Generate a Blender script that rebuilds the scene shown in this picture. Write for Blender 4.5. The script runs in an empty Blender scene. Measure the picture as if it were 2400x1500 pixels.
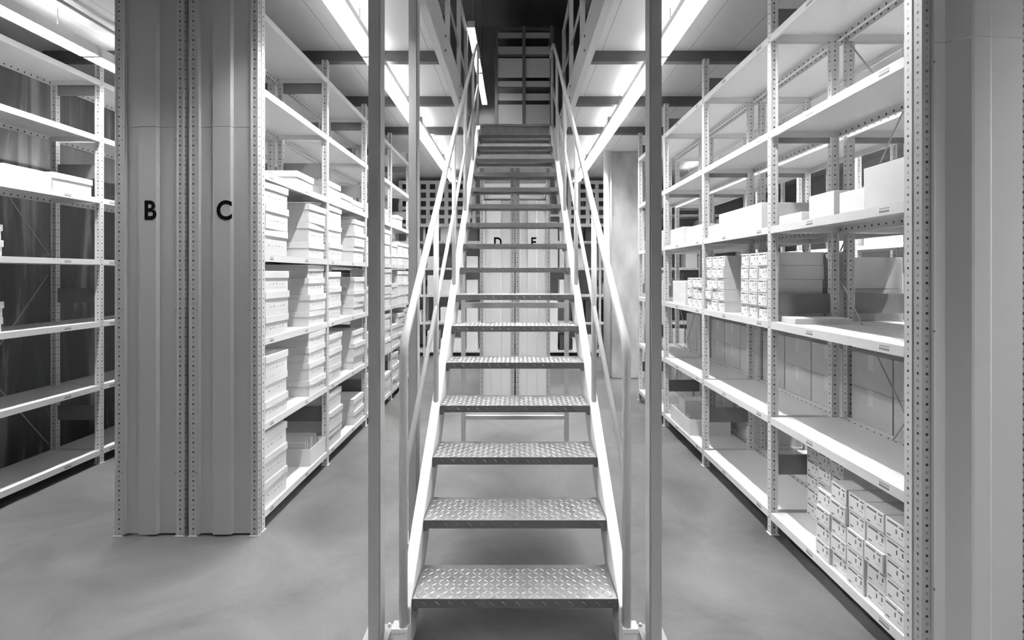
import bpy, bmesh, math, random
from mathutils import Vector, Matrix
random.seed(7)
S = bpy.context.scene
C = S.collection

# ------------------------------------------------------------------ camera, world, lights, exposure
CAMH = 1.45
cd = bpy.data.cameras.new('camera'); cam = bpy.data.objects.new('camera', cd); C.objects.link(cam)
cam.location = (0, 0, CAMH); cam.rotation_euler = (math.pi/2, 0, 0)
cd.lens = 18.0; cd.sensor_width = 36.0; cd.sensor_fit = 'HORIZONTAL'
cd.shift_x = -7/2400; cd.shift_y = -108/2400; cd.clip_start = .02
S.camera = cam
w = bpy.data.worlds.new('world'); S.world = w; w.use_nodes = True
w.node_tree.nodes['Background'].inputs[0].default_value = (1, 1, 1, 1)
w.node_tree.nodes['Background'].inputs[1].default_value = .07
LAMP = 215.0            # fluorescent tube emission
UPPER = 60
S.view_settings.view_transform = 'Standard'; S.view_settings.look = 'None'
S.view_settings.gamma = 1; S.view_settings.use_curve_mapping = False
S.view_settings.exposure = 1.2

# ------------------------------------------------------------------ materials
def mat(name, v, rough=.5, metal=0.0, noise=0.0, nscale=6, bump=0.0, emit=None, stretch=(1, 1, 1), spec=.5, ndetail=6):
    m = bpy.data.materials.new(name); m.use_nodes = True
    nt = m.node_tree; b = nt.nodes['Principled BSDF']
    b.inputs['Base Color'].default_value = (v, v, v, 1); b.inputs['Roughness'].default_value = rough
    b.inputs['Metallic'].default_value = metal; b.inputs['Specular IOR Level'].default_value = spec
    if noise or bump:
        tc = nt.nodes.new('ShaderNodeTexCoord'); mp = nt.nodes.new('ShaderNodeMapping'); mp.inputs['Scale'].default_value = stretch
        nz = nt.nodes.new('ShaderNodeTexNoise'); nz.inputs['Scale'].default_value = nscale; nz.inputs['Detail'].default_value = ndetail
        nt.links.new(tc.outputs['Object'], mp.inputs[0]); nt.links.new(mp.outputs[0], nz.inputs['Vector'])
        cr = nt.nodes.new('ShaderNodeMapRange')
        cr.inputs['From Min'].default_value = .3; cr.inputs['From Max'].default_value = .7
        cr.inputs['To Min'].default_value = v*(1-noise); cr.inputs['To Max'].default_value = v*(1+noise)
        nt.links.new(nz.outputs['Fac'], cr.inputs[0]); cc = nt.nodes.new('ShaderNodeCombineColor')
        for k in range(3): nt.links.new(cr.outputs[0], cc.inputs[k])
        nt.links.new(cc.outputs[0], b.inputs['Base Color'])
        if bump:
            bp = nt.nodes.new('ShaderNodeBump'); bp.inputs['Strength'].default_value = bump; bp.inputs['Distance'].default_value = .01
            nt.links.new(nz.outputs['Fac'], bp.inputs['Height']); nt.links.new(bp.outputs[0], b.inputs['Normal'])
    if emit:
        b.inputs['Emission Color'].default_value = (1, 1, 1, 1); b.inputs['Emission Strength'].default_value = emit
    return m

def perforated(name, v, pitch, r, zc=0.0, horiz=False, rough=.45):
    """painted steel with a row of punched holes down the middle of its faces"""
    m = mat(name, v, rough); nt = m.node_tree; L = nt.links; N = nt.nodes.new
    def M(op, a, b=None):
        n = N('ShaderNodeMath'); n.operation = op
        for i, x in enumerate((a, b)):
            if x is None: continue
            if isinstance(x, (int, float)): n.inputs[i].default_value = x
            else: L.new(x, n.inputs[i])
        return n.outputs[0]
    tc = N('ShaderNodeTexCoord'); sp = N('ShaderNodeSeparateXYZ'); L.new(tc.outputs['Object'], sp.inputs[0])
    sn = N('ShaderNodeSeparateXYZ'); L.new(tc.outputs['Normal'], sn.inputs[0])
    isx = M('GREATER_THAN', M('ABSOLUTE', sn.outputs[0]), .7)
    isz = M('GREATER_THAN', M('ABSOLUTE', sn.outputs[2]), .7)
    if horiz:      # holes along y on faces turned to x, at height zc
        along = sp.outputs[1]; across = M('SUBTRACT', sp.outputs[2], zc)
    else:          # holes along z
        along = sp.outputs[2]
        across = M('ADD', M('MULTIPLY', sp.outputs[1], isx), M('MULTIPLY', sp.outputs[0], M('SUBTRACT', 1, isx)))
    f = M('SUBTRACT', M('FRACT', M('DIVIDE', along, pitch)), .5)
    dz = M('MULTIPLY', f, pitch)
    d = M('SQRT', M('ADD', M('MULTIPLY', dz, dz), M('MULTIPLY', across, across)))
    hole = M('LESS_THAN', d, r)
    if not horiz:     # every other hole is a shallow keyhole, so paler
        alt = M('LESS_THAN', M('FRACT', M('ADD', M('DIVIDE', along, pitch*2), .0)), .5)
        hole = M('MULTIPLY', hole, M('SUBTRACT', 1, M('MULTIPLY', alt, .55)))
    if horiz: hole = M('MULTIPLY', hole, isx)
    else: hole = M('MULTIPLY', hole, M('SUBTRACT', 1, isz))
    mx = N('ShaderNodeMapRange'); mx.inputs['To Min'].default_value = v; mx.inputs['To Max'].default_value = .02
    L.new(hole, mx.inputs[0]); cc = N('ShaderNodeCombineColor')
    for k in range(3): L.new(mx.outputs[0], cc.inputs[k])
    L.new(cc.outputs[0], nt.nodes['Principled BSDF'].inputs['Base Color'])
    return m

WHITE = mat('white_painted_steel', .80, .38)
POSTM = perforated('perforated_white_steel', .68, .0265, .0048)
POSTG = perforated('perforated_grey_steel', .40, .0265, .0052)
SHELFM = perforated('shelf_steel', .80, .05, .006, zc=-.02, horiz=True, rough=.3)
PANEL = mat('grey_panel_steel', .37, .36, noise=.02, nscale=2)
PANELD = mat('panel_steel_lit_tone', .68, .36)  # D and E panels: lamplight painted in as a paler tone of the panel steel
PANELR = mat('panel_steel_right_lit_tone', .66, .36, noise=.02, nscale=2)  # right end panel: brighter light on it put into the base colour
PLATE = mat('dark_grey_plate', .17, .5)
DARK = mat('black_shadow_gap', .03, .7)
INK = mat('black_lettering', .003, .9, spec=.05)
NOTE = mat('pale_pencil_note', .42, .7)
INKG = mat('grey_print', .16, .7)
STEEL = mat('grey_column_steel', .46, .42, noise=.03, nscale=3)
RAIL = mat('white_rail_paint', .78, .3)
TREAD = mat('chequer_plate_steel', .42, .36, metal=.75, noise=.12, nscale=18)
NOSE = mat('dark_steel_edge', .16, .45, metal=.5)
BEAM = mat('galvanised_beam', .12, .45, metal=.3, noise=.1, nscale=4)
EDGE = mat('pale_edge_beam', .62, .42)
BOXW = mat('white_cardboard', .80, .75, noise=.03, nscale=5)
BOXL = mat('light_grey_cardboard', .74, .75, noise=.04, nscale=5)
CARTON = mat('brown_grey_carton', .62, .75, noise=.06, nscale=7)
PAPER = mat('white_paper', .85, .8)
BLACKB = mat('black_card', .04, .6)
TUBE = mat('lit_fluorescent', .9, .4, emit=LAMP)
TUBEU = mat('lit_fluorescent_upper', .9, .4, emit=UPPER)
UPLIGHT = mat('added_uplight_glow', .9, .4, emit=LAMP*.015)  # glow of the added uplight strips, not a seen part of the lamps
HOUSE = mat('lamp_housing_white', .82, .35)
CONC = mat('streaked_concrete', .48, .8, noise=.35, nscale=3, bump=.15, stretch=(1.2, 1.2, .5))
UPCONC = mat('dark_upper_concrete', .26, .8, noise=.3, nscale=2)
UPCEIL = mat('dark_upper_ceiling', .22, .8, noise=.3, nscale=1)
UPMETAL = mat('upper_rack_metal', .7, .3, metal=.3)

def floor_mat():
    m = bpy.data.materials.new('power_floated_concrete'); m.use_nodes = True; nt = m.node_tree; L = nt.links; b = nt.nodes['Principled BSDF']
    tc = nt.nodes.new('ShaderNodeTexCoord')
    n1 = nt.nodes.new('ShaderNodeTexNoise'); n1.inputs['Scale'].default_value = 1.3; n1.inputs['Detail'].default_value = 9; n1.inputs['Roughness'].default_value = .62; n1.inputs['Distortion'].default_value = .8
    n2 = nt.nodes.new('ShaderNodeTexNoise'); n2.inputs['Scale'].default_value = 70; n2.inputs['Detail'].default_value = 3
    L.new(tc.outputs['Object'], n1.inputs['Vector']); L.new(tc.outputs['Object'], n2.inputs['Vector'])
    r1 = nt.nodes.new('ShaderNodeMapRange'); r1.inputs['From Min'].default_value = .3; r1.inputs['From Max'].default_value = .72; r1.inputs['To Min'].default_value = .06; r1.inputs['To Max'].default_value = .175
    L.new(n1.outputs['Fac'], r1.inputs[0])
    r2 = nt.nodes.new('ShaderNodeMapRange'); r2.inputs['To Min'].default_value = .88; r2.inputs['To Max'].default_value = 1.12
    L.new(n2.outputs['Fac'], r2.inputs[0])
    mu = nt.nodes.new('ShaderNodeMath'); mu.operation = 'MULTIPLY'; L.new(r1.outputs[0], mu.inputs[0]); L.new(r2.outputs[0], mu.inputs[1])
    cc = nt.nodes.new('ShaderNodeCombineColor')
    for k in range(3): L.new(mu.outputs[0], cc.inputs[k])
    L.new(cc.outputs[0], b.inputs['Base Color'])
    r3 = nt.nodes.new('ShaderNodeMapRange'); r3.inputs['To Min'].default_value = .35; r3.inputs['To Max'].default_value = .6
    L.new(n1.outputs['Fac'], r3.inputs[0]); L.new(r3.outputs[0], b.inputs['Roughness'])
    return m
FLOOR = floor_mat()

def soffit_mat():
    m = mat('soffit_panels', .74, .45); nt = m.node_tree; L = nt.links
    tc = nt.nodes.new('ShaderNodeTexCoord'); sp = nt.nodes.new('ShaderNodeSeparateXYZ'); L.new(tc.outputs['Object'], sp.inputs[0])
    a = nt.nodes.new('ShaderNodeMath'); a.operation = 'DIVIDE'; a.inputs[1].default_value = .33; L.new(sp.outputs[0], a.inputs[0])
    f = nt.nodes.new('ShaderNodeMath'); f.operation = 'FRACT'; L.new(a.outputs[0], f.inputs[0])
    g = nt.nodes.new('ShaderNodeMath'); g.operation = 'LESS_THAN'; g.inputs[1].default_value = .018; L.new(f.outputs[0], g.inputs[0])
    r = nt.nodes.new('ShaderNodeMapRange'); r.inputs['To Min'].default_value = .74; r.inputs['To Max'].default_value = .42; L.new(g.outputs[0], r.inputs[0])
    cc = nt.nodes.new('ShaderNodeCombineColor')
    for k in range(3): L.new(r.outputs[0], cc.inputs[k])
    L.new(cc.outputs[0], nt.nodes['Principled BSDF'].inputs['Base Color'])
    return m
SOFFIT = soffit_mat()

def sheet_mat():
    """dark rough wall behind pleated translucent sheeting"""
    m = bpy.data.materials.new('dark_sheeted_wall'); m.use_nodes = True; nt = m.node_tree; L = nt.links; b = nt.nodes['Principled BSDF']
    tc = nt.nodes.new('ShaderNodeTexCoord'); mp = nt.nodes.new('ShaderNodeMapping'); mp.inputs['Scale'].default_value = (1, 2.6, .28)
    L.new(tc.outputs['Object'], mp.inputs[0])
    n = nt.nodes.new('ShaderNodeTexNoise'); n.inputs['Scale'].default_value = 1.8; n.inputs['Detail'].default_value = 7; n.inputs['Distortion'].default_value = 1.6
    L.new(mp.outputs[0], n.inputs['Vector'])
    cr = nt.nodes.new('ShaderNodeValToRGB'); e = cr.color_ramp.elements
    e[0].position = .42; e[0].color = (.075, .075, .075, 1); e[1].position = .66; e[1].color = (.30, .30, .30, 1)
    x = e.new(.54); x.color = (.11, .11, .11, 1)
    L.new(n.outputs['Fac'], cr.inputs[0]); L.new(cr.outputs[0], b.inputs['Base Color']); b.inputs['Roughness'].default_value = .4
    return m
SHEET = sheet_mat()

# ------------------------------------------------------------------ mesh helpers
class MB:
    def __init__(s): s.bm = bmesh.new()
    def box(s, x0, x1, y0, y1, z0, z1, bev=0, mi=0):
        g = bmesh.ops.create_cube(s.bm, size=1)
        bmesh.ops.scale(s.bm, vec=(abs(x1-x0), abs(y1-y0), abs(z1-z0)), verts=g['verts'])
        bmesh.ops.translate(s.bm, vec=((x0+x1)/2, (y0+y1)/2, (z0+z1)/2), verts=g['verts'])
        if mi:
            for v in g['verts']:
                for f in v.link_faces: f.material_index = mi
        if bev:
            ed = {e for v in g['verts'] for e in v.link_edges}
            bmesh.ops.bevel(s.bm, geom=list(ed), offset=bev, segments=2, affect='EDGES', profile=.5)
        return s
    def prism(s, pts, axis, a, b):
        """closed polygon pts extruded along axis from a to b; pts in the other two axes in xyz order"""
        def P(p, t):
            return {'x': (t, p[0], p[1]), 'y': (p[0], t, p[1]), 'z': (p[0], p[1], t)}[axis]
        v0 = [s.bm.verts.new(P(p, a)) for p in pts]; v1 = [s.bm.verts.new(P(p, b)) for p in pts]
        n = len(pts); fs = [s.bm.faces.new(v0), s.bm.faces.new(v1[::-1])]
        for i in range(n): fs.append(s.bm.faces.new((v0[i], v0[(i+1) % n], v1[(i+1) % n], v1[i])))
        bmesh.ops.recalc_face_normals(s.bm, faces=fs); return s
    def tube(s, path, r, n=12, cap=True):
        path = [Vector(p) for p in path]; rings = []
        up = Vector((1, 0, 0))
        for i, p in enumerate(path):
            t = ((path[min(i+1, len(path)-1)]-p).normalized() + (p-path[max(i-1, 0)]).normalized()).normalized()
            a = up - t*up.dot(t)
            if a.length < .05: a = Vector((0, 1, 0)) - t*t.y
            a.normalize(); b = t.cross(a)
            rings.append([s.bm.verts.new(p + a*r*math.cos(k*2*math.pi/n) + b*r*math.sin(k*2*math.pi/n)) for k in range(n)])
        for q in range(len(rings)-1):
            for k in range(n): f = s.bm.faces.new((rings[q][k], rings[q][(k+1) % n], rings[q+1][(k+1) % n], rings[q+1][k])); f.smooth = True
        if cap: s.bm.faces.new(rings[0][::-1]); s.bm.faces.new(rings[-1])
        bmesh.ops.recalc_face_normals(s.bm, faces=s.bm.faces[:]); return s
    def mesh(s, name, mats):
        me = bpy.data.meshes.new(name); s.bm.to_mesh(me); s.bm.free()
        for m in (mats if isinstance(mats, (list, tuple)) else [mats]): me.materials.append(m)
        return me

def put(name, me, parent=None, loc=(0, 0, 0), rz=0):
    o = bpy.data.objects.new(name, me); C.objects.link(o)
    if parent: o.parent = parent
    o.location = loc; o.rotation_euler = (0, 0, rz); return o
def empty(name, loc=(0, 0, 0)):
    o = bpy.data.objects.new(name, None); C.objects.link(o); o.location = loc; o.empty_display_size = .1; return o
def tag(o, label, cat, group=None):
    o['label'] = label; o['category'] = cat
    if group: o['group'] = group
    return o
def struct(name, me, loc=(0, 0, 0)):
    o = put(name, me, None, loc); o['kind'] = 'structure'; return o
def bez(p0, p1, p2, n=6):
    p0, p1, p2 = map(Vector, (p0, p1, p2))
    return [p0*(1-t)**2 + p1*2*t*(1-t) + p2*t*t for t in [i/n for i in range(n+1)]]
def print_sheet(name, x, wd, z0, z1, rects, mats, flip=False):
    """one flat sheet in the yz plane at x; rects (ya, yb, za, zb) carry the second material"""
    ys = sorted({-wd/2, wd/2} | {q for r_ in rects for q in r_[:2]}); zs = sorted({z0, z1} | {q for r_ in rects for q in r_[2:]})
    bm = bmesh.new(); V = [[bm.verts.new((x, y, z)) for z in zs] for y in ys]
    for i in range(len(ys)-1):
        for j in range(len(zs)-1):
            q = (V[i][j], V[i][j+1], V[i+1][j+1], V[i+1][j])
            f = bm.faces.new(q if x < 0 else q[::-1]); cy = (ys[i]+ys[i+1])/2; cz = (zs[j]+zs[j+1])/2
            if any(a < cy < b and c < cz < d for a, b, c, d in rects): f.material_index = 1
    me = bpy.data.meshes.new(name); bm.to_mesh(me); bm.free()
    for m in mats: me.materials.append(m)
    return me
ORD = ['first', 'second', 'third', 'fourth', 'fifth', 'sixth', 'seventh', 'eighth', 'ninth']
def ordn(i, n):
    return 'bottom' if i == 0 else ('top' if i == n-1 else ORD[i])

# ------------------------------------------------------------------ setting
DECK = 3.18; SOF = 3.15
struct('floor', MB().box(-4.6, 5.6, -3, 11, -.1, 0).mesh('floor', FLOOR))
struct('wall_left', MB().box(-3.95, -3.8, -3, 11, 0, 5.7).mesh('wall_left', SHEET))
struct('wall_right', MB().box(5.3, 5.45, -3, 11, 0, 5.7).mesh('wall_right', mat('pale_wall', .5, .7)))
struct('wall_back', MB().box(-3.8, 5.3, 10.6, 10.75, 0, 3.14).mesh('wall_back', mat('back_wall_paint', .55, .7)))
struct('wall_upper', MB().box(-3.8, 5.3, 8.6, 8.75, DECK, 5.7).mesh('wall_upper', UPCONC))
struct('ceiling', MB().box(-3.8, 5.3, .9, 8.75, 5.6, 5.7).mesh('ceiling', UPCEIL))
OPX = .535
dk = MB().box(-3.8, -OPX, -2.9, 10.6, SOF, DECK).box(OPX, 5.3, -2.9, 10.6, SOF, DECK).box(-OPX, OPX, 5.98, 10.6, SOF, DECK)
struct('ceiling', dk.mesh('mezzanine_soffit', SOFFIT))

# ------------------------------------------------------------------ mezzanine steel
def ibeam(h, wd, t=.008):
    a = wd/2
    return [(-a, 0), (a, 0), (a, t), (t/2, t), (t/2, h-t), (a, h-t), (a, h), (-a, h), (-a, h-t), (-t/2, h-t), (-t/2, t), (-a, t)]
for sd, nm in ((-1, 'left'), (1, 'right')):
    o = empty('edge_beam', (sd*.51, 0, 2.93))
    x0, x1 = sd*(.485-.51), sd*(.535-.51)
    put('beam', MB().box(x0, x1, 1.5, 5.97, 0, .25, bev=.004).mesh('beam', EDGE), o)
    for y in (2.6, 3.55, 4.5, 5.4):
        m = MB()
        for dz in (.07, .17):
            m.tube([(x0-sd*.0, y, dz), (x0-sd*.008, y, dz)], .009, 8)
        put('bolt_pair', m.mesh('bolt_pair', PLATE), o)
    tag(o, f'pale grey steel edge beam along the {nm} side of the stair opening', 'beam')
BEAMY = (2.90, 3.93, 4.93, 5.95)
bn = ['nearest', 'second nearest', 'third nearest', 'farthest']
for sd, nm in ((-1, 'left'), (1, 'right')):
    for i, y in enumerate(BEAMY):
        x0, x1 = sorted((sd*.54, sd*3.6))
        L = x1-x0
        m = MB().prism([(py*.6, pz) for py, pz in [(-.05, 0), (.05, 0), (.05, .008), (-.042, .008), (-.042, .072), (.05, .072), (.05, .08), (-.05, .08)]], 'x', 0, L)
        for k in range(int(L/.5)):
            m.tube([(.12+k*.5, -.03, .058), (.12+k*.5, -.036, .058)], .008, 8)
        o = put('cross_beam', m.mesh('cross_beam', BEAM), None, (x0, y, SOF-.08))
        tag(o, f'{bn[i]} dark galvanised cross beam under the {nm} mezzanine soffit', 'beam', 'cross beams under the mezzanine')

def column(x, y, z1, label):
    o = empty('support_column', (x, y, 0))
    m = MB().prism([(-.024, 0), (.024, 0), (.024, .078), (-.024, .078)], 'z', .008, z1)
    ed = [e for e in m.bm.edges if abs(e.verts[0].co.z-e.verts[1].co.z) > 1]
    bmesh.ops.bevel(m.bm, geom=ed, offset=.006, segments=2, affect='EDGES')
    put('column', m.mesh('column', STEEL), o)
    b = put('base_plate', MB().box(-.05, .05, -.03, .11, 0, .008, bev=.001).mesh('base_plate', STEEL), o)
    m = MB()
    for dx in (-.037, .037):
        for dy in (-.018, .098): m.tube([(dx, dy, .007), (dx, dy, .018)], .006, 8)
    put('anchor_bolt', m.mesh('anchor_bolt', RAIL), b)
    tag(o, label, 'column')
column(-.551, 2.0, 3.0, 'nearer of two slim grey steel columns left of the staircase')
column(-.551, 2.76, 2.93, 'farther slim grey steel column left of the staircase, behind the handrail')
column(.551, 2.0, 3.0, 'slim grey steel column standing right of the staircase foot')

# ------------------------------------------------------------------ staircase
ST = empty('staircase', (0, 1.97, 0))
tag(ST, 'open white steel staircase with chequer plate treads climbing to the mezzanine', 'staircase')
D1, G, R = 1.99, .2465, .187
def zn(D): return R + (D-D1)*R/G
for sd in (-1, 1):
    a, b = sorted((sd*.402, sd*.448)); yo = -1.97
    pts = [(1.97+yo, 0), (2.075+yo, 0), (5.94+yo, zn(5.94)-.25), (5.94+yo, 3.165), (5.925+yo, 3.165), (1.97+yo, zn(1.97)-.005)]
    m = MB().prism(pts, 'x', a, b)
    bmesh.ops.bevel(m.bm, geom=m.bm.edges[:], offset=.003, segments=1, affect='EDGES')
    put('stringer', m.mesh('stringer', RAIL), ST)
def tread_mesh():
    m = MB(); W = .398; dp = .232
    m.prism([(0, 0), (dp, 0), (dp, -.03), (dp-.004, -.03), (dp-.004, -.005), (.004, -.005), (.004, -.036), (0, -.036)], 'x', -W, W)
    bm = m.bm
    def loz(c, u, v, n, L=.0135, wd=.0036, h=.0022):
        c = Vector(c); u = Vector(u).normalized(); v = Vector(v).normalized(); n = Vector(n)
        top = bm.verts.new(c+u*L*.45+n*h); top2 = bm.verts.new(c-u*L*.45+n*h)
        a, b_, c_, d = [bm.verts.new(c+q) for q in (u*L, v*wd, -u*L, -v*wd)]
        for q in ((a, b_, top), (b_, c_, top2), (b_, top2, top), (c_, d, top2), (d, a, top), (d, top, top2)): bm.faces.new(q)
    p = .026; ny = int(dp/p); nx = int(2*W/p)
    for i in range(nx):
        for j in range(ny):
            x = -W+.018+i*p; y = .014+j*p
            if (i+j) % 2: loz((x, y, 0), (1, 1, 0), (1, -1, 0), (0, 0, 1))
            else: loz((x, y, 0), (1, -1, 0), (1, 1, 0), (0, 0, 1))
        if i % 2: loz((-W+.018+i*p, 0, -.018), (1, 0, -.8), (.8, 0, 1), (0, -1, 0))
    bmesh.ops.recalc_face_normals(bm, faces=bm.faces[:])
    for f in bm.faces:
        if f.calc_center_median().y <= .0042 and abs(f.normal.y) > .5: f.material_index = 1
    return m.mesh('tread', [TREAD, NOSE])
TM = tread_mesh()
gm = MB()
gm.box(-.4, -.385, .004, .20, -.05, -.006)
gusL = gm.mesh('tread_bracket', NOSE)
gusR = MB().box(.385, .4, .004, .20, -.05, -.006).mesh('tread_bracket', NOSE)
for i in range(16):
    t = put('tread', TM, ST, (0, D1+G*i-1.97, R*(i+1)))
    put('tread_bracket', gusL, t); put('tread_bracket', gusR, t)
m = MB().box(-.398, .398, 5.96-1.97, 5.975-1.97, 2.97, 3.178).box(-.398, .398, 5.94-1.97, 5.975-1.97, 3.165, 3.19)
put('landing_fascia', m.mesh('landing_fascia', TREAD), ST)
# rails
RX = .426
def P(D, z, x): return (x, D-1.97, z)
def zr(D, h): return zn(D)+h
for sd in (-1, 1):
    x = sd*RX
    yb = 1.955; zb = 1.17
    sl = R/G
    path = [P(yb, .105, x)] + [Vector(P(yb, 1.11, x))] + [Vector(p) for p in bez(P(yb, 1.125, x), P(yb, zb+.005, x), P(yb+.045, zb+.045*sl+.008, x))]
    yt = 5.60; zt = zb+.01+(yt-yb)*sl
    path += [P(yt-.05, zt-.05*sl, x)] + [Vector(p) for p in bez(P(yt, zt, x), P(yt+.1, zt+.1*sl, x), P(yt+.24, zt+.1*sl+.01, x))] + [P(yt+.5, zt+.1*sl+.01, x)]
    h = put('handrail', MB().tube(path, .0165, 14).mesh('handrail', RAIL), ST)
    put('base_bracket', MB().box(x-sd*.012, x+sd*.036, -.03, .012, 0, .09).box(x-sd*.017, x+sd*.042, -.034, .016, .09, .106).mesh('base_bracket', RAIL), ST)
    for k in (1, 2, 3, 4, 5):
        D = yb+.81*k if k < 5 else 5.86
        ztop = zb+.01+(D-yb)*sl if k < 5 else zt+.1*sl
        z0 = zn(D)-.02 if k < 5 else 3.15
        put('baluster_post', MB().tube([P(D, z0, x), P(D, ztop-.01, x)], .0145, 12).mesh('baluster_post', RAIL), ST)
    put('mid_rail', MB().tube([P(yb, .66, x), P(5.86, .66+(5.86-yb)*sl, x)], .012, 10).mesh('mid_rail', RAIL), ST)
# mid support frame
fy = 4.2-1.97
for sd in (-1, 1):
    put('support_leg', MB().box(sd*.405, sd*.44, fy-.02, fy+.02, 0, zn(4.2)-.235).mesh('support_leg', STEEL), ST)
put('support_crossbar', MB().box(-.405, .405, fy-.018, fy+.018, .26, .29).mesh('support_crossbar', STEEL), ST)
put('support_crossbar', MB().box(-.405, .405, fy-.018, fy+.018, 1.17, 1.215).mesh('support_crossbar', STEEL), ST)

# guard rails on the upper deck beside the opening
for sd, nm in ((-1, 'left'), (1, 'right')):
    o = empty('guard_rail', (sd*.56, 0, DECK))
    for y in (4.25, 5.1, 5.85):
        put('guard_post', MB().box(-.02, .02, y-.015, y+.015, 0, 1.05).mesh('guard_post', EDGE), o)
    for z in (.12, .55, 1.05):
        put('guard_bar', MB().tube([(0, 4.2, z), (0, 5.9, z)], .012 if z < 1 else .02, 10).mesh('guard_bar', STEEL if z < 1 else EDGE), o)
    tag(o, f'grey guard rail on the upper deck, {nm} of the stair opening', 'railing')

# ------------------------------------------------------------------ racks
PW = .042; PD = .036
def post_mesh(h, m):
    a, b = PW/2, PD/2; g = .004
    pts = [(-a, -b), (-a*.62, -b), (-a*.5, -b+g), (a*.5, -b+g), (a*.62, -b), (a, -b), (a, b), (a*.62, b), (a*.5, b-g), (-a*.5, b-g), (-a*.62, b), (-a, b)]
    mb = MB().prism(pts, 'z', 0, h)
    mb.box(-a-.006, a+.006, -b-.006, b+.006, 0, .004)
    return mb.mesh('upright', m)
def shelf_mesh(L, dp, sg, lip=.038):
    m = MB(); h = L/2; d = dp/2; t = .0018
    m.box(-d, d, -h, h, -t, 0)
    for s in (-1, 1):
        m.box(s*d, s*(d-t), -h, h, -lip, -t, mi=1 if s == sg else 0); m.box(s*d, s*(d-.014), -h, h, -lip-t, -lip)
        m.box(-d+t, d-t, s*h, s*(h-t), -lip, -t)
    return m.mesh('shelf', [WHITE, SHELFM])
_cache = {}
def cached(key, fn):
    if key not in _cache: _cache[key] = fn()
    return _cache[key]
PLZ = ((.33, .44), (1.23, 1.34), (2.18, 2.29), (2.82, 2.92))
def panel_profile(W, style):
    # trapezoid-ribbed sheet seen from -y, x from 0..W (thickness 3 mm)
    if style == 'left': k = [(0, 0), (.0, -.012), (.012, -.014), (.018, 0), (W*.30, 0), (W*.305, -.016), (W*.635, -.016), (W*.67, 0), (W, 0)]
    else: k = [(0, -.004), (.012, -.004), (.018, 0), (W*.17, 0), (W*.35, -.045), (W*.38, -.047), (W*.56, -.047), (W*.60, -.040), (W*.97, -.036), (W, 0)]
    return k + [(x, y+.003) for x, y in reversed(k)]
def rack(xf, sg, D0, n, levels, label, name='storage_rack', dp=.38, H=3.07, endpanel=None, letter=None, braces=(), postmat=None,
         labels=(), bay=1.0, levels_top=False, skip=()):
    """xf: aisle face; sg: direction in which the depth runs; bays run along +y from D0"""
    o = empty(name, (xf, D0, 0))
    pm = cached(('post', H), lambda: post_mesh(H, POSTM))
    if levels_top: levels = levels[:-1]
    xs = (sg*PW/2, sg*(dp-PW/2))
    for i in range(n+1):
        for x in xs: put('upright', pm, o, (x, i*bay, 0))
        pmk = cached(('plates', dp), lambda: MB().box(-(dp/2-PW), dp/2-PW, -.006, .006, 0, .11).mesh('frame_plate', PLATE))
        for a, b in [q for q in PLZ if q[1] < H]: put('frame_plate', pmk, o, (sg*dp/2, i*bay+.004, a))
    sm = cached(('shelf', bay, dp, sg), lambda: shelf_mesh(bay-PD-.002, dp, sg))
    for i in range(n):
        for li, z in enumerate(levels):
            if (i, li) in skip: continue
            s = put('shelf', sm, o, (sg*dp/2, (i+.5)*bay, z))
            for (bi, y, wd) in labels:
                if bi == i and li < 6:
                    def lab(wd=wd):
                        rc = []
                        for k in range(8):
                            yy = -wd/2+wd*(.1+.1*k)
                            rc += [(yy, yy+wd*.06, -.016, -.010), (yy, yy+wd*.085, -.029, -.020)]
                        return print_sheet('shelf_label', -.0006 if sg > 0 else .0006, wd, -.034, -.005, rc, [PAPER, INKG])
                    put('shelf_label', cached(('lab', wd, sg), lab), s, (-sg*dp/2, y-bay/2, 0))
    for (bi, y0, z0, y1, z1) in braces:
        put('diagonal_brace', MB().tube([(sg*(dp+.012), bi*bay+y0, z0), (sg*(dp+.012), bi*bay+y1, z1)], .004, 6).mesh('diagonal_brace', STEEL), o)
        for fr in (.12,):
            pass
    if endpanel:
        x0, x1 = (0, dp) if sg > 0 else (-dp, 0)
        pg = cached(('postg', H), lambda: post_mesh(H, POSTG))
        # cover posts stand in front of the frame
        for x in xs: put('end_post', pg, o, (x, -.045, 0))
        a0 = x0+PW; a1 = x1-PW; W = a1-a0
        pr = [(a0+x, -.050+y) for x, y in panel_profile(W, endpanel)]
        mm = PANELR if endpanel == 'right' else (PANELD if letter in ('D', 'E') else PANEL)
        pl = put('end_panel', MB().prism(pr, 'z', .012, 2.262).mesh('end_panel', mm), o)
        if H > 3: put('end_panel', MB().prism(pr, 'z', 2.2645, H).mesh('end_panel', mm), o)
        scr = MB()
        for z in (.35, 1.25, 2.19):
            for x in (a0-.0, a1+.0): scr.tube([(x, -.0615, z), (x, -.066, z)], .0035, 6)
        put('panel_screw', scr.mesh('panel_screw', PLATE), o)
        if letter:
            cu = bpy.data.curves.new('l', 'FONT'); cu.body = letter; cu.size = .145; cu.align_x = 'CENTER'; cu.extrude = .0004; cu.offset = .0042
            tmp = bpy.data.objects.new('l', cu); C.objects.link(tmp)
            me = bpy.data.meshes.new_from_object(tmp.evaluated_get(bpy.context.evaluated_depsgraph_get())); bpy.data.objects.remove(tmp)
            me.materials.clear(); me.materials.append(INK); me.name = 'letter'
            L = put('letter', me, pl, ((x0+x1)/2+.007, -.0672, 1.752)); L.rotation_euler = (math.pi/2, 0, 0); L.scale = (.86, 1, 1)
            L['label'] = f'black capital letter {letter}'
    tag(o, label, 'rack'); return o

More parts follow.
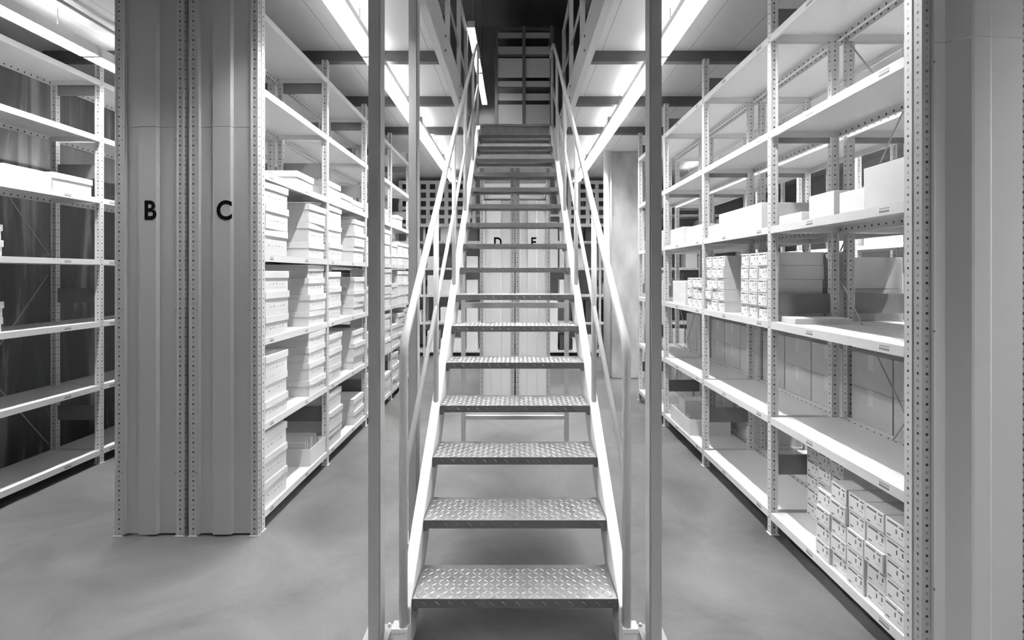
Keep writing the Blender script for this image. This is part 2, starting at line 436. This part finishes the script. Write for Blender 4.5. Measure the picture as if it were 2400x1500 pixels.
LVL = (.105, .60, 1.085, 1.56, 2.03, 2.50, 2.93)
LVR = (.125, .655, 1.185, 1.715, 2.245, 2.78)
lr = [(i, y, .07) for i in range(4) for y in (.12, .62)]
rC = rack(-1.42, -1, 2.89, 4, LVL, 'tall white steel rack with gray end panel lettered C', endpanel='left', letter='C', labels=[(i, y, .06) for i in range(4) for y in (.1, .6)])
rB = rack(-2.210, 1, 2.89, 4, LVL, 'tall white steel rack with gray end panel lettered B', endpanel='left', letter='B')
rA = rack(-3.17, -1, 1.93, 5, LVL, 'white steel rack against the dark sheeted left wall', braces=[(1, .98, 1.6, .0, 2.85), (1, .98, 1.45, 0, .15), (1, .02, 1.45, .98, .15)], labels=[(1, .1, .07), (1, .7, .07), (2, .1, .07)])
rF = rack(1.42, 1, 1.85, 4, LVR, 'tall white steel rack right of the stairs, its open shelves facing them', endpanel='right',
          braces=[(0, 1.0, 2.80, .0, 1.5), (0, 1.0, 1.58, 0, 2.95), (0, 1.0, 1.42, 0, .1), (0, 1.0, .1, 0, 1.5),
                  (3, 1.0, 1.4, 0, .15), (3, 0, 1.4, 1.0, .15)], labels=lr, bay=1.01)
rG = rack(2.225, -1, 1.85, 4, LVR, 'white steel rack backing onto the right stairside rack, holding cartons', bay=1.01)
rH = rack(3.25, 1, 1.85, 5, LVR, 'white steel rack beyond the far right aisle, seen through the nearer racks', bay=1.01)
rD = rack(-.008, -1, 5.72, 2, LVL, 'white steel rack behind the staircase, end panel lettered D', endpanel='left', letter='D', H=2.62, levels_top=True)
rE = rack(.008, 1, 5.72, 2, LVL, 'white steel rack behind the staircase, end panel lettered E', endpanel='left', letter='E', H=2.62, levels_top=True)
# cross racks closing the view at the back (bays run left to right)
def crossrack(x0, n, label):
    o = rack(0, 1, 0, n, LVL, label); o.rotation_euler = (0, 0, -math.pi/2)
    # local +y -> world +x ; local +x -> world -y : move so the face looks to the camera
    o.rotation_euler = (0, 0, -math.pi/2); o.location = (x0, 9.4, 0)
    return o
crossrack(-3.6, 3, 'far left white rack standing crosswise before the back wall')
crossrack(.5, 4, 'far right white rack standing crosswise before the back wall')

# ------------------------------------------------------------------ boxes
def archive_meshes(wd, dp, h, ml, marks):
    """wd along y, dp along x (0..-dp or 0..dp is handled by centring), h high"""
    body = MB().box(-dp/2, dp/2, -wd/2, wd/2, 0, h-.004, bev=.0015).mesh('archive_box', ml)
    lid = MB().box(-dp/2-.006, dp/2+.006, -wd/2-.006, wd/2+.006, h-.042, h, bev=.002).mesh('lid', ml)
    rc = [(-wd*.32+k*wd*.14, -wd*.25+k*wd*.14, h*.34, h*.34+.004+.003*((k*7+marks) % 3)) for k in range(5)]
    return body, lid, print_sheet('written_note', dp/2+.0006, wd*.8, h*.2, h*.55, rc, [ml, NOTE])
def archive_box(x, y, z, wd, dp, h, label, group, mats=BOXW, note=True, lid=True, cat='box'):
    k = round(h, 3); q = random.randint(0, 2)
    b, l, mk = cached(('arch', wd, dp, k, mats.name, q), lambda: archive_meshes(wd, dp, k, mats, q))
    o = put('archive_box', b, None, (x, y, z+.0005)); o.rotation_euler = (0, 0, random.uniform(-.02, .02))
    if lid: put('lid', l, o)
    if note: put('written_note', mk, o)
    return tag(o, label, cat, group)
def stack(xc, y, z, wd, dp, hs, where, group, mats=BOXW, jit=.008):
    zz = z+.0005
    for i, h in enumerate(hs):
        mm = mats if random.random() < .8 else (BOXL if mats is BOXW else mats)
        pos = 'single' if len(hs) == 1 else ordn(i, len(hs))
        archive_box(xc+random.uniform(-jit, jit), y, zz, wd, dp, h, f'{ {"WHITE":"white"}.get("WHITE") if mats is BOXW else "grey" } lidded archive box, {pos} of {where}', group, mm)
        zz += h+.0005
GC = 'archive boxes on rack C'
SN = ['bottom', 'second', 'third', 'fourth', 'fifth', 'sixth', 'top']
heights = {(0, 0): [.145, .145, .13], (0, 1): None,
           (1, 0): [.115, .13, .13], (1, 1): [.11, .12, .11, .10],
           (2, 0): [.12, .14, .12], (2, 1): [.105, .115, .115, .09],
           (3, 0): [.15, .14, .13], (3, 1): [.11, .135, .13]}
for b in range(2):
    for li in range(4):
        for s in range(2):
            hs = heights[(li, s)]
            if hs is None and b == 1: hs = [.12, .11]
            if hs is None: continue
            if b == 1: hs = list(hs); random.shuffle(hs); hs = hs[:random.choice((3, 3, 4))]
            y = 2.89+b+(.178 if s == 0 else .80)
            wh = f'{"near" if s==0 else "far"} stack, {SN[li]} shelf, {ORD[b]} bay, rack C'
            stack(-1.42-.19, y, LVL[li], .29, .36, hs, wh, GC)
for b in range(2, 4):
    for li in range(4):
        for s in range(3):
            n = random.choice((2, 3, 3)); hs = [random.choice((.12, .13, .14)) for _ in range(n)]
            wh = f'{["near","middle","far"][s]} stack, {SN[li]} shelf, {ORD[b]} bay, rack C'
            stack(-1.42-.19, 2.89+b+.18+s*.32, LVL[li], .29, .36, hs, wh, GC)
for b, y, h in ((0, .62, .10), (1, .185, .14), (1, .488, .09), (1, .815, .08), (2, .3, .12), (2, .75, .14), (3, .5, .14)):
    archive_box(-1.61, 2.89+b+y, LVL[4], .28, .34, h, f'low white box on the fifth shelf of rack C, {ORD[b]} bay, {"near" if y<.4 else ("middle" if y<.7 else "far")} part', GC, note=False)
# open tray with folders, bottom shelf of rack C
def open_tray(x, y, z, wd, dp, h, label, group, items=0, mm=BOXW):
    t = .004
    m = MB().box(-dp/2, dp/2, -wd/2, wd/2, 0, t)
    for s in (-1, 1):
        m.box(s*dp/2, s*(dp/2-t), -wd/2, wd/2, t, h); m.box(-dp/2+t, dp/2-t, s*wd/2, s*(wd/2-t), t, h)
    o = put('open_box', m.mesh('open_box', mm), None, (x, y, z+.0005)); tag(o, label, 'box', group)
    return o
open_tray(-1.60, 3.72, LVL[0], .30, .34, .12, 'open white box of folders on the bottom shelf of rack C', GC)
fm = MB().box(-.12, .12, -.004, .004, 0, .15, bev=.001).mesh('folder', PAPER)
for k in range(8):
    f = put('folder', fm, None, (-1.60+random.uniform(-.01, .01), 3.605+k*.030, LVL[0]+.006)); f.rotation_euler = (random.uniform(-.12, .02), 0, 0)
    tag(f, f'pale upright folder, {ORD[k]} from the front in the open box on rack C' , 'folder', 'folders in the open box')

# rack B seen through nothing, rack A boxes
GA = 'white boxes on the left wall rack'
open_tray(-3.35, 3.37, LVL[4], .33, .30, .115, 'open white box on the fifth shelf of the left wall rack', GA)
archive_box(-3.36, 3.72, LVL[4], .32, .30, .13, 'closed white box beside the upright on the left wall rack', GA, note=False)
archive_box(-3.40, 3.07, LVL[4], .18, .28, .20, 'tall white box, left end of fifth shelf, left wall rack', GA, note=False)
stack(-3.375, 3.10, LVL[3], .24, .30, [.10, .10], 'small stack, fourth shelf, left wall rack', GA)
stack(-3.375, 3.10, LVL[2], .24, .30, [.09, .10], 'small stack, third shelf, left wall rack', GA)
for k in range(2):
    mm = MB().tube([(0, 0, 0), (0, 0, .09)], .035, 16).mesh('paper_roll', PAPER)
    o = put('paper_roll', mm, None, (-3.34, 3.36+k*.09, LVL[4]+.0055)); tag(o, f'short white roll standing in the open box, {"nearer" if k==0 else "farther"} one', 'roll')

# small printed cartons
def small_mesh(wd, dp, h):
    b = MB().box(-dp/2, dp/2, -wd/2, wd/2, 0, h, bev=.0012).mesh('printed_carton', BOXL)
    rc = [(-.40, .12, .80, .90), (.30, .38, .48, .70), (.02, .09, .44, .66), (-.40, -.22, .14, .22), (.15, .36, .30, .33), (.2, .42, .80, .88)]
    rc = [(-b_*wd, -a_*wd, c_*h, d_*h) for a_, b_, c_, d_ in rc]
    return b, print_sheet('printed_label', -dp/2-.0006, wd*.9, h*.06, h*.95, rc, [PAPER, INKG])
def small(x, y, z, wd, dp, h, label, group):
    b, l = cached(('small', wd, dp, h), lambda: small_mesh(wd, dp, h))
    o = put('printed_carton', b, None, (x+random.uniform(-.006, .006), y, z)); o.rotation_euler = (0, 0, random.uniform(-.012, .012)); put('printed_label', l, o)
    return tag(o, label, 'box', group)
g = 'printed cartons on the bottom shelf of the right rack'
rows = [5, 5, 5, 5, 4, 0]
for c, n in enumerate([5, 5, 5, 5, 4]):
    for r in range(n):
        small(1.42+.165, 1.93+c*.113, LVR[0]+.0005+r*.078, .106, .30, .077, f'small printed carton, {ordn(r,n)} of {ORD[c]} column from the near end, right rack bottom shelf', g)
for c in range(3):
    for r in range(6):
        small(1.60+.10, 2.555+c*.110, LVR[0]+.0005+r*.078, .106, .18, .077, f'printed carton set back, {ordn(r,6)} of {["near","middle","far"][c]} column, right rack bottom shelf', g)
g2 = 'printed cartons on the third shelf of the right rack'
for b_, y0, nm in ((1, 2.97, 'near'), (1, 3.565, 'far')):
    for c in range(3):
        for r in range(5):
            small(1.42+.175, y0+c*.112, LVR[2]+.0005+r*.078, .106, .32, .077, f'printed carton, {ordn(r,5)} of {["near","middle","far"][c]} column, {nm} block, right rack third shelf', g2)
for c in range(3):
    for r in range(3):
        small(1.42+.175, 3.97+c*.112, LVR[2]+.0005+r*.078, .106, .32, .077, f'printed carton, {ordn(r,3)} of {["near","middle","far"][c]} column beyond the third upright, right rack', g2)
gF = 'white boxes on the right rack'
def plain(x, y, z, wd, dp, h, label, group, mm=BOXW, name='white_box', tape=False):
    def mk():
        return MB().box(-dp/2, dp/2, -wd/2, wd/2, 0, h, bev=.002).mesh(name, mm)
    o = put(name, cached((name, wd, dp, h, mm.name), mk), None, (x, y, z+.0005))
    if tape:
        def tp(): return MB().box(-dp/2-.0006, dp/2+.0006, -.02, .02, h*.55, h+.0006).mesh('tape', BOXL)
        put('tape', cached(('tape', wd, dp, h), tp), o)
    return tag(o, label, 'box', group)
plain(1.60, 1.99, LVR[3], .22, .34, .165, 'big white box on the fourth shelf next to the right end panel', gF)
plain(1.62, 2.22, LVR[3], .20, .30, .10, 'low white box behind the big one on the right rack fourth shelf', gF)
plain(1.62, 2.46, LVR[3], .20, .30, .12, 'light grey box on the fourth shelf, middle of the nearest right bay', gF, mm=BOXL, name='grey_box')
plain(1.60, 2.70, LVR[3], .22, .30, .05, 'flat white box before the second upright, right rack fourth shelf', gF)
plain(1.60, 3.28, LVR[3], .62, .34, .15, 'long white box on the fourth shelf, second bay of the right rack', gF)
plain(1.60, 3.74, LVR[3], .20, .30, .09, 'short white box beside the long one on the right rack', gF)
plain(1.60, 4.10, LVR[3], .36, .32, .12, 'white box on the fourth shelf, third bay, nearer one', gF)
plain(1.60, 4.55, LVR[3], .36, .32, .14, 'white box on the fourth shelf, third bay, farther one', gF)
plain(1.60, 4.50, LVR[2], .34, .32, .10, 'white box beyond the printed cartons on the right rack third shelf, lower', gF)
plain(1.60, 4.50, LVR[2]+.1005, .34, .32, .10, 'white box beyond the printed cartons on the right rack third shelf, upper', gF)
plain(1.62, 2.755, LVR[2], .14, .30, .03, 'thin white packet on the third shelf near the second upright', gF)
plain(1.60, 5.2, LVR[2], .4, .32, .2, 'white box in the last bay of the right rack, third shelf', gF)
plain(1.60, 5.2, LVR[3], .4, .32, .16, 'white box in the last bay of the right rack, fourth shelf', gF)
open_tray(1.60, 4.45, LVR[0], .5, .34, .13, 'open white tray on the bottom shelf of the right rack', gF)
plain(1.60, 4.6, LVR[0]+.0045, .16, .2, .20, 'white block standing in the tray on the right rack', gF)
# cartons on rack G
gG = 'brown cartons on the backing rack'
for b in range(4):
    for c in range(3):
        for r in range(2):
            if b == 3 and c == 2: continue
            plain(2.225-.19, 1.85+1.01*b+.19+c*.315, LVR[1]+r*.186, .305, .36, .185, f'grey taped carton, {"lower" if r==0 else "upper"}, {ORD[c]} along {ORD[b]} bay of the backing rack', gG, mm=CARTON, name='carton', tape=True)
for b in range(2):
    for c in range(2):
        for r in range(2):
            plain(2.225-.19, 1.85+1.01*(b+1)+.22+c*.38, LVR[2]+r*.18, .34, .34, .178, f'pale grey box, {"lower" if r==0 else "upper"}, third shelf, {["near","far"][c]} pair, {ORD[b+1]} bay of backing rack', gG, mm=BOXL, name='grey_box')
for b in range(2, 4):
    for c in range(2):
        plain(2.225-.19, 1.85+1.01*b+.25+c*.45, LVR[0], .38, .34, .22, f'grey carton on the bottom shelf, {["near","far"][c]} half, {ORD[b]} bay of backing rack', gG, mm=CARTON, name='carton', tape=True)
# rack H contents
gH = 'boxes on the far right rack'
for b in range(4):
    for li in (0, 1, 2, 3):
        for c in range(2):
            if random.random() < .25: continue
            plain(3.25+.19, 1.85+1.01*b+.27+c*.46, LVR[li], .40, .34, random.choice((.2, .28, .33)), f'{"white"} box, {["near","far"][c]} half of {SN[li]} shelf, {ORD[b]} bay, far right rack', gH)
# far cross racks contents
for x0, n, nm in ((-3.6, 3, 'far left crosswise rack'), (.5, 4, 'far right crosswise rack')):
    for b in range(n):
        for li in range(5):
            for c in range(4):
                if random.random() < .22: continue
                h = random.choice((.2, .26, .34, .38)); dk = random.random() < .14
                mm = BLACKB if dk else BOXW
                o = put('storage_box', cached(('far', h, mm.name), lambda: MB().box(-.1, .1, -.15, .15, 0, h, bev=.003).mesh('storage_box', mm)), None, (x0+b+.155+c*.23, 9.18, LVL[li]+.0005))
                tag(o, f'{"black" if dk else "white"} box, {ORD[c]} from left, {SN[li]} shelf, {ORD[b]} bay of {nm}', 'box', 'boxes on the '+nm)
# pigeonhole units high on the cross racks
def pigeon(x0, nx, nz, z0, label):
    o = empty('pigeonhole_unit', (x0, 8.93, z0)); p = .16; m = MB()
    for i in range(nx+1): m.box(i*p-.032, i*p+.032, 0, .05, -.03, nz*.15+.03)
    for j in range(nz+1): m.box(-.032, nx*p+.032, -.001, .051, j*.15-.028, j*.15+.028)
    put('grid_front', m.mesh('grid_front', EDGE), o)
    put('shade_sheet', MB().box(-.03, nx*p+.03, .052, .06, -.03, nz*.15+.03).mesh('shade_sheet', DARK), o)  # black sheet paints the shade inside the grid openings
    return tag(o, label, 'cabinet')
pigeon(-2.0, 8, 5, 2.3, 'grey pigeonhole unit with dark openings, far left beyond the stairs')
pigeon(.95, 8, 5, 2.3, 'grey pigeonhole unit with dark openings, far right beyond the stairs')

# ------------------------------------------------------------------ concrete column and pipe
o = struct('wall_column', MB().box(1.34, 1.80, 7.1, 7.5, 0, SOF-.001, bev=.01).mesh('concrete_column', CONC))
o = put('downpipe', MB().tube([(1.27, 7.08, 0), (1.27, 7.08, SOF)], .045, 16).mesh('downpipe', RAIL)); tag(o, 'white vertical pipe beside the concrete column at the right', 'pipe')

# ------------------------------------------------------------------ luminaires
def lamp_mesh(L, wd):
    a = wd/2
    hs = MB().prism([(-a, 0), (-a+.004, 0), (-a*.5, .072), (a*.5, .072), (a-.004, 0), (a, 0), (a*.6, .078), (-a*.6, .078)], 'y', 0, L)
    hs.box(-a, a, 0, .003, 0, .075); hs.box(-a, a, L-.003, L, 0, .075)
    tb = MB().tube([(0, .02, .052), (0, L-.02, .052)], .014, 10)
    lv = MB(); n = int(L/.05)
    for s_ in (-1, 1): lv.box(s_*.5*a-.002, s_*.5*a+.002, 0, L, .03, .034)
    for k in range(1, n): lv.prism([(-a+.006, .002), (a-.006, .002), (a*.7, .034), (-a*.7, .034)], 'y', k*L/n-.001, k*L/n+.001)
    return hs.mesh('housing', HOUSE), tb, lv.mesh('louvre', HOUSE)
def luminaire(x, y, z, L, label, wd=.13, ztop=SOF, em=None, group='strip lamps'):
    o = empty('strip_lamp', (x, y, z))
    hs, tb, lv = cached(('lamp', L, wd), lambda: (lambda t: (t[0], t[1].mesh('tube', em or TUBE), t[2]))(lamp_mesh(L, wd)))
    put('housing', hs, o); put('tube', tb, o); put('louvre', lv, o)
    if em is None: put('added_uplight', cached(('uplight', L), lambda: MB().box(-.022, .022, .05, L-.05, .085, .087).mesh('added_uplight', UPLIGHT)), o)  # glowing strip added on top of the housing to brighten the soffit
    for yy in (.25, L-.25): put('hanger_rod', MB().tube([(0, yy, .085), (0, yy, ztop-z)], .003, 6).mesh('hanger_rod', STEEL), o)
    return tag(o, label, 'lamp', group)
pos4 = ['nearest visible', 'second visible', 'third visible', 'farthest']
for x, nm in ((-.995, 'aisle left of the stairs'), (.995, 'aisle right of the stairs'), (-2.93, 'far left aisle'), (2.75, 'far right aisle')):
    for k in range(-2, 4):
        if (k == -1 and x < 2) or (k == -2 and 0 < x < 2): continue        # the unlit stretch around the camera
        lb = f'{pos4[k]} white fluorescent strip lamp over the {nm}' if k >= 0 else f'{("nearer", "rearmost")[-1-k]} white strip lamp over the {nm}, behind the viewpoint'
        luminaire(x, 1.95+k*1.6, 2.95, 1.58, lb)
for k in range(2):
    luminaire(-.50, 5.82+k*1.35, 4.25, 1.30, f'{["nearer","farther"][k]} strip lamp hanging above the upper deck', wd=.09, ztop=5.6, em=TUBEU, group='upper strip lamps')
for k in range(2):  # unseen lamps added to brighten the rails and the upper level
    luminaire(.0, 1.9+k*1.35, 5.2, 1.30, f'{["rear","front"][k]} unseen strip lamp added high over the stair opening, above the frame', wd=.09, ztop=5.6, em=TUBEU, group='upper strip lamps')
o = put('conduit', MB().tube([(-2.78, 1.55, 3.12), (-2.78, 7, 3.12)], .011, 8).mesh('conduit', STEEL)); tag(o, 'thin grey conduit under the soffit above the far left aisle', 'conduit')

# ------------------------------------------------------------------ upper level racks
def upper_rack():
    o = empty('upper_rack', (-.27, 7.4, DECK)); w_ = .40
    for x in (0, w_, 2*w_):
        for y in (0, .9): put('upright', MB().box(x-.022, x+.022, y-.02, y+.02, 0, 1.85).mesh('upright', PLATE), o)
    for c in range(2):
        for (za, zb, mm) in ((.18, .60, UPMETAL), (.66, .76, UPMETAL), (.86, .94, UPMETAL), (.99, 1.27, WHITE), (1.33, 1.44, BOXL), (1.56, 1.64, BOXL)):
            put('end_sheet', MB().box(c*w_+.024, (c+1)*w_-.024, .006, .012, za+.12, zb+.12).mesh('end_sheet', mm if za < 1.2 else UPMETAL), o)
        for z in (.12, .65, .97, 1.28, 1.42, 1.8):
            put('shelf', MB().box(c*w_+.024, (c+1)*w_-.024, .02, .9, z, z+.03).mesh('shelf', PLATE), o)
    tag(o, 'dark double metal rack on the upper deck straight above the stairs', 'rack')
upper_rack()
for sd, nm in ((-1, 'left'), (1, 'right')):
    o = empty('upper_side_rack', (sd*1.0, 4.6, DECK))
    for i in range(4):
        for x in (0, sd*.4): put('upright', MB().box(x-.02, x+.02, i-.02, i+.02, 0, 2.3).mesh('upright', PLATE), o)
    for i in range(3):
        for z in (.1, .6, 1.1, 1.6, 2.1): put('shelf', MB().box(min(0, sd*.4), max(0, sd*.4), i+.02, i+.98, z, z+.035).mesh('shelf', UPMETAL), o)
    tag(o, f'dim metal rack on the upper deck, {nm} of the stair head', 'rack')
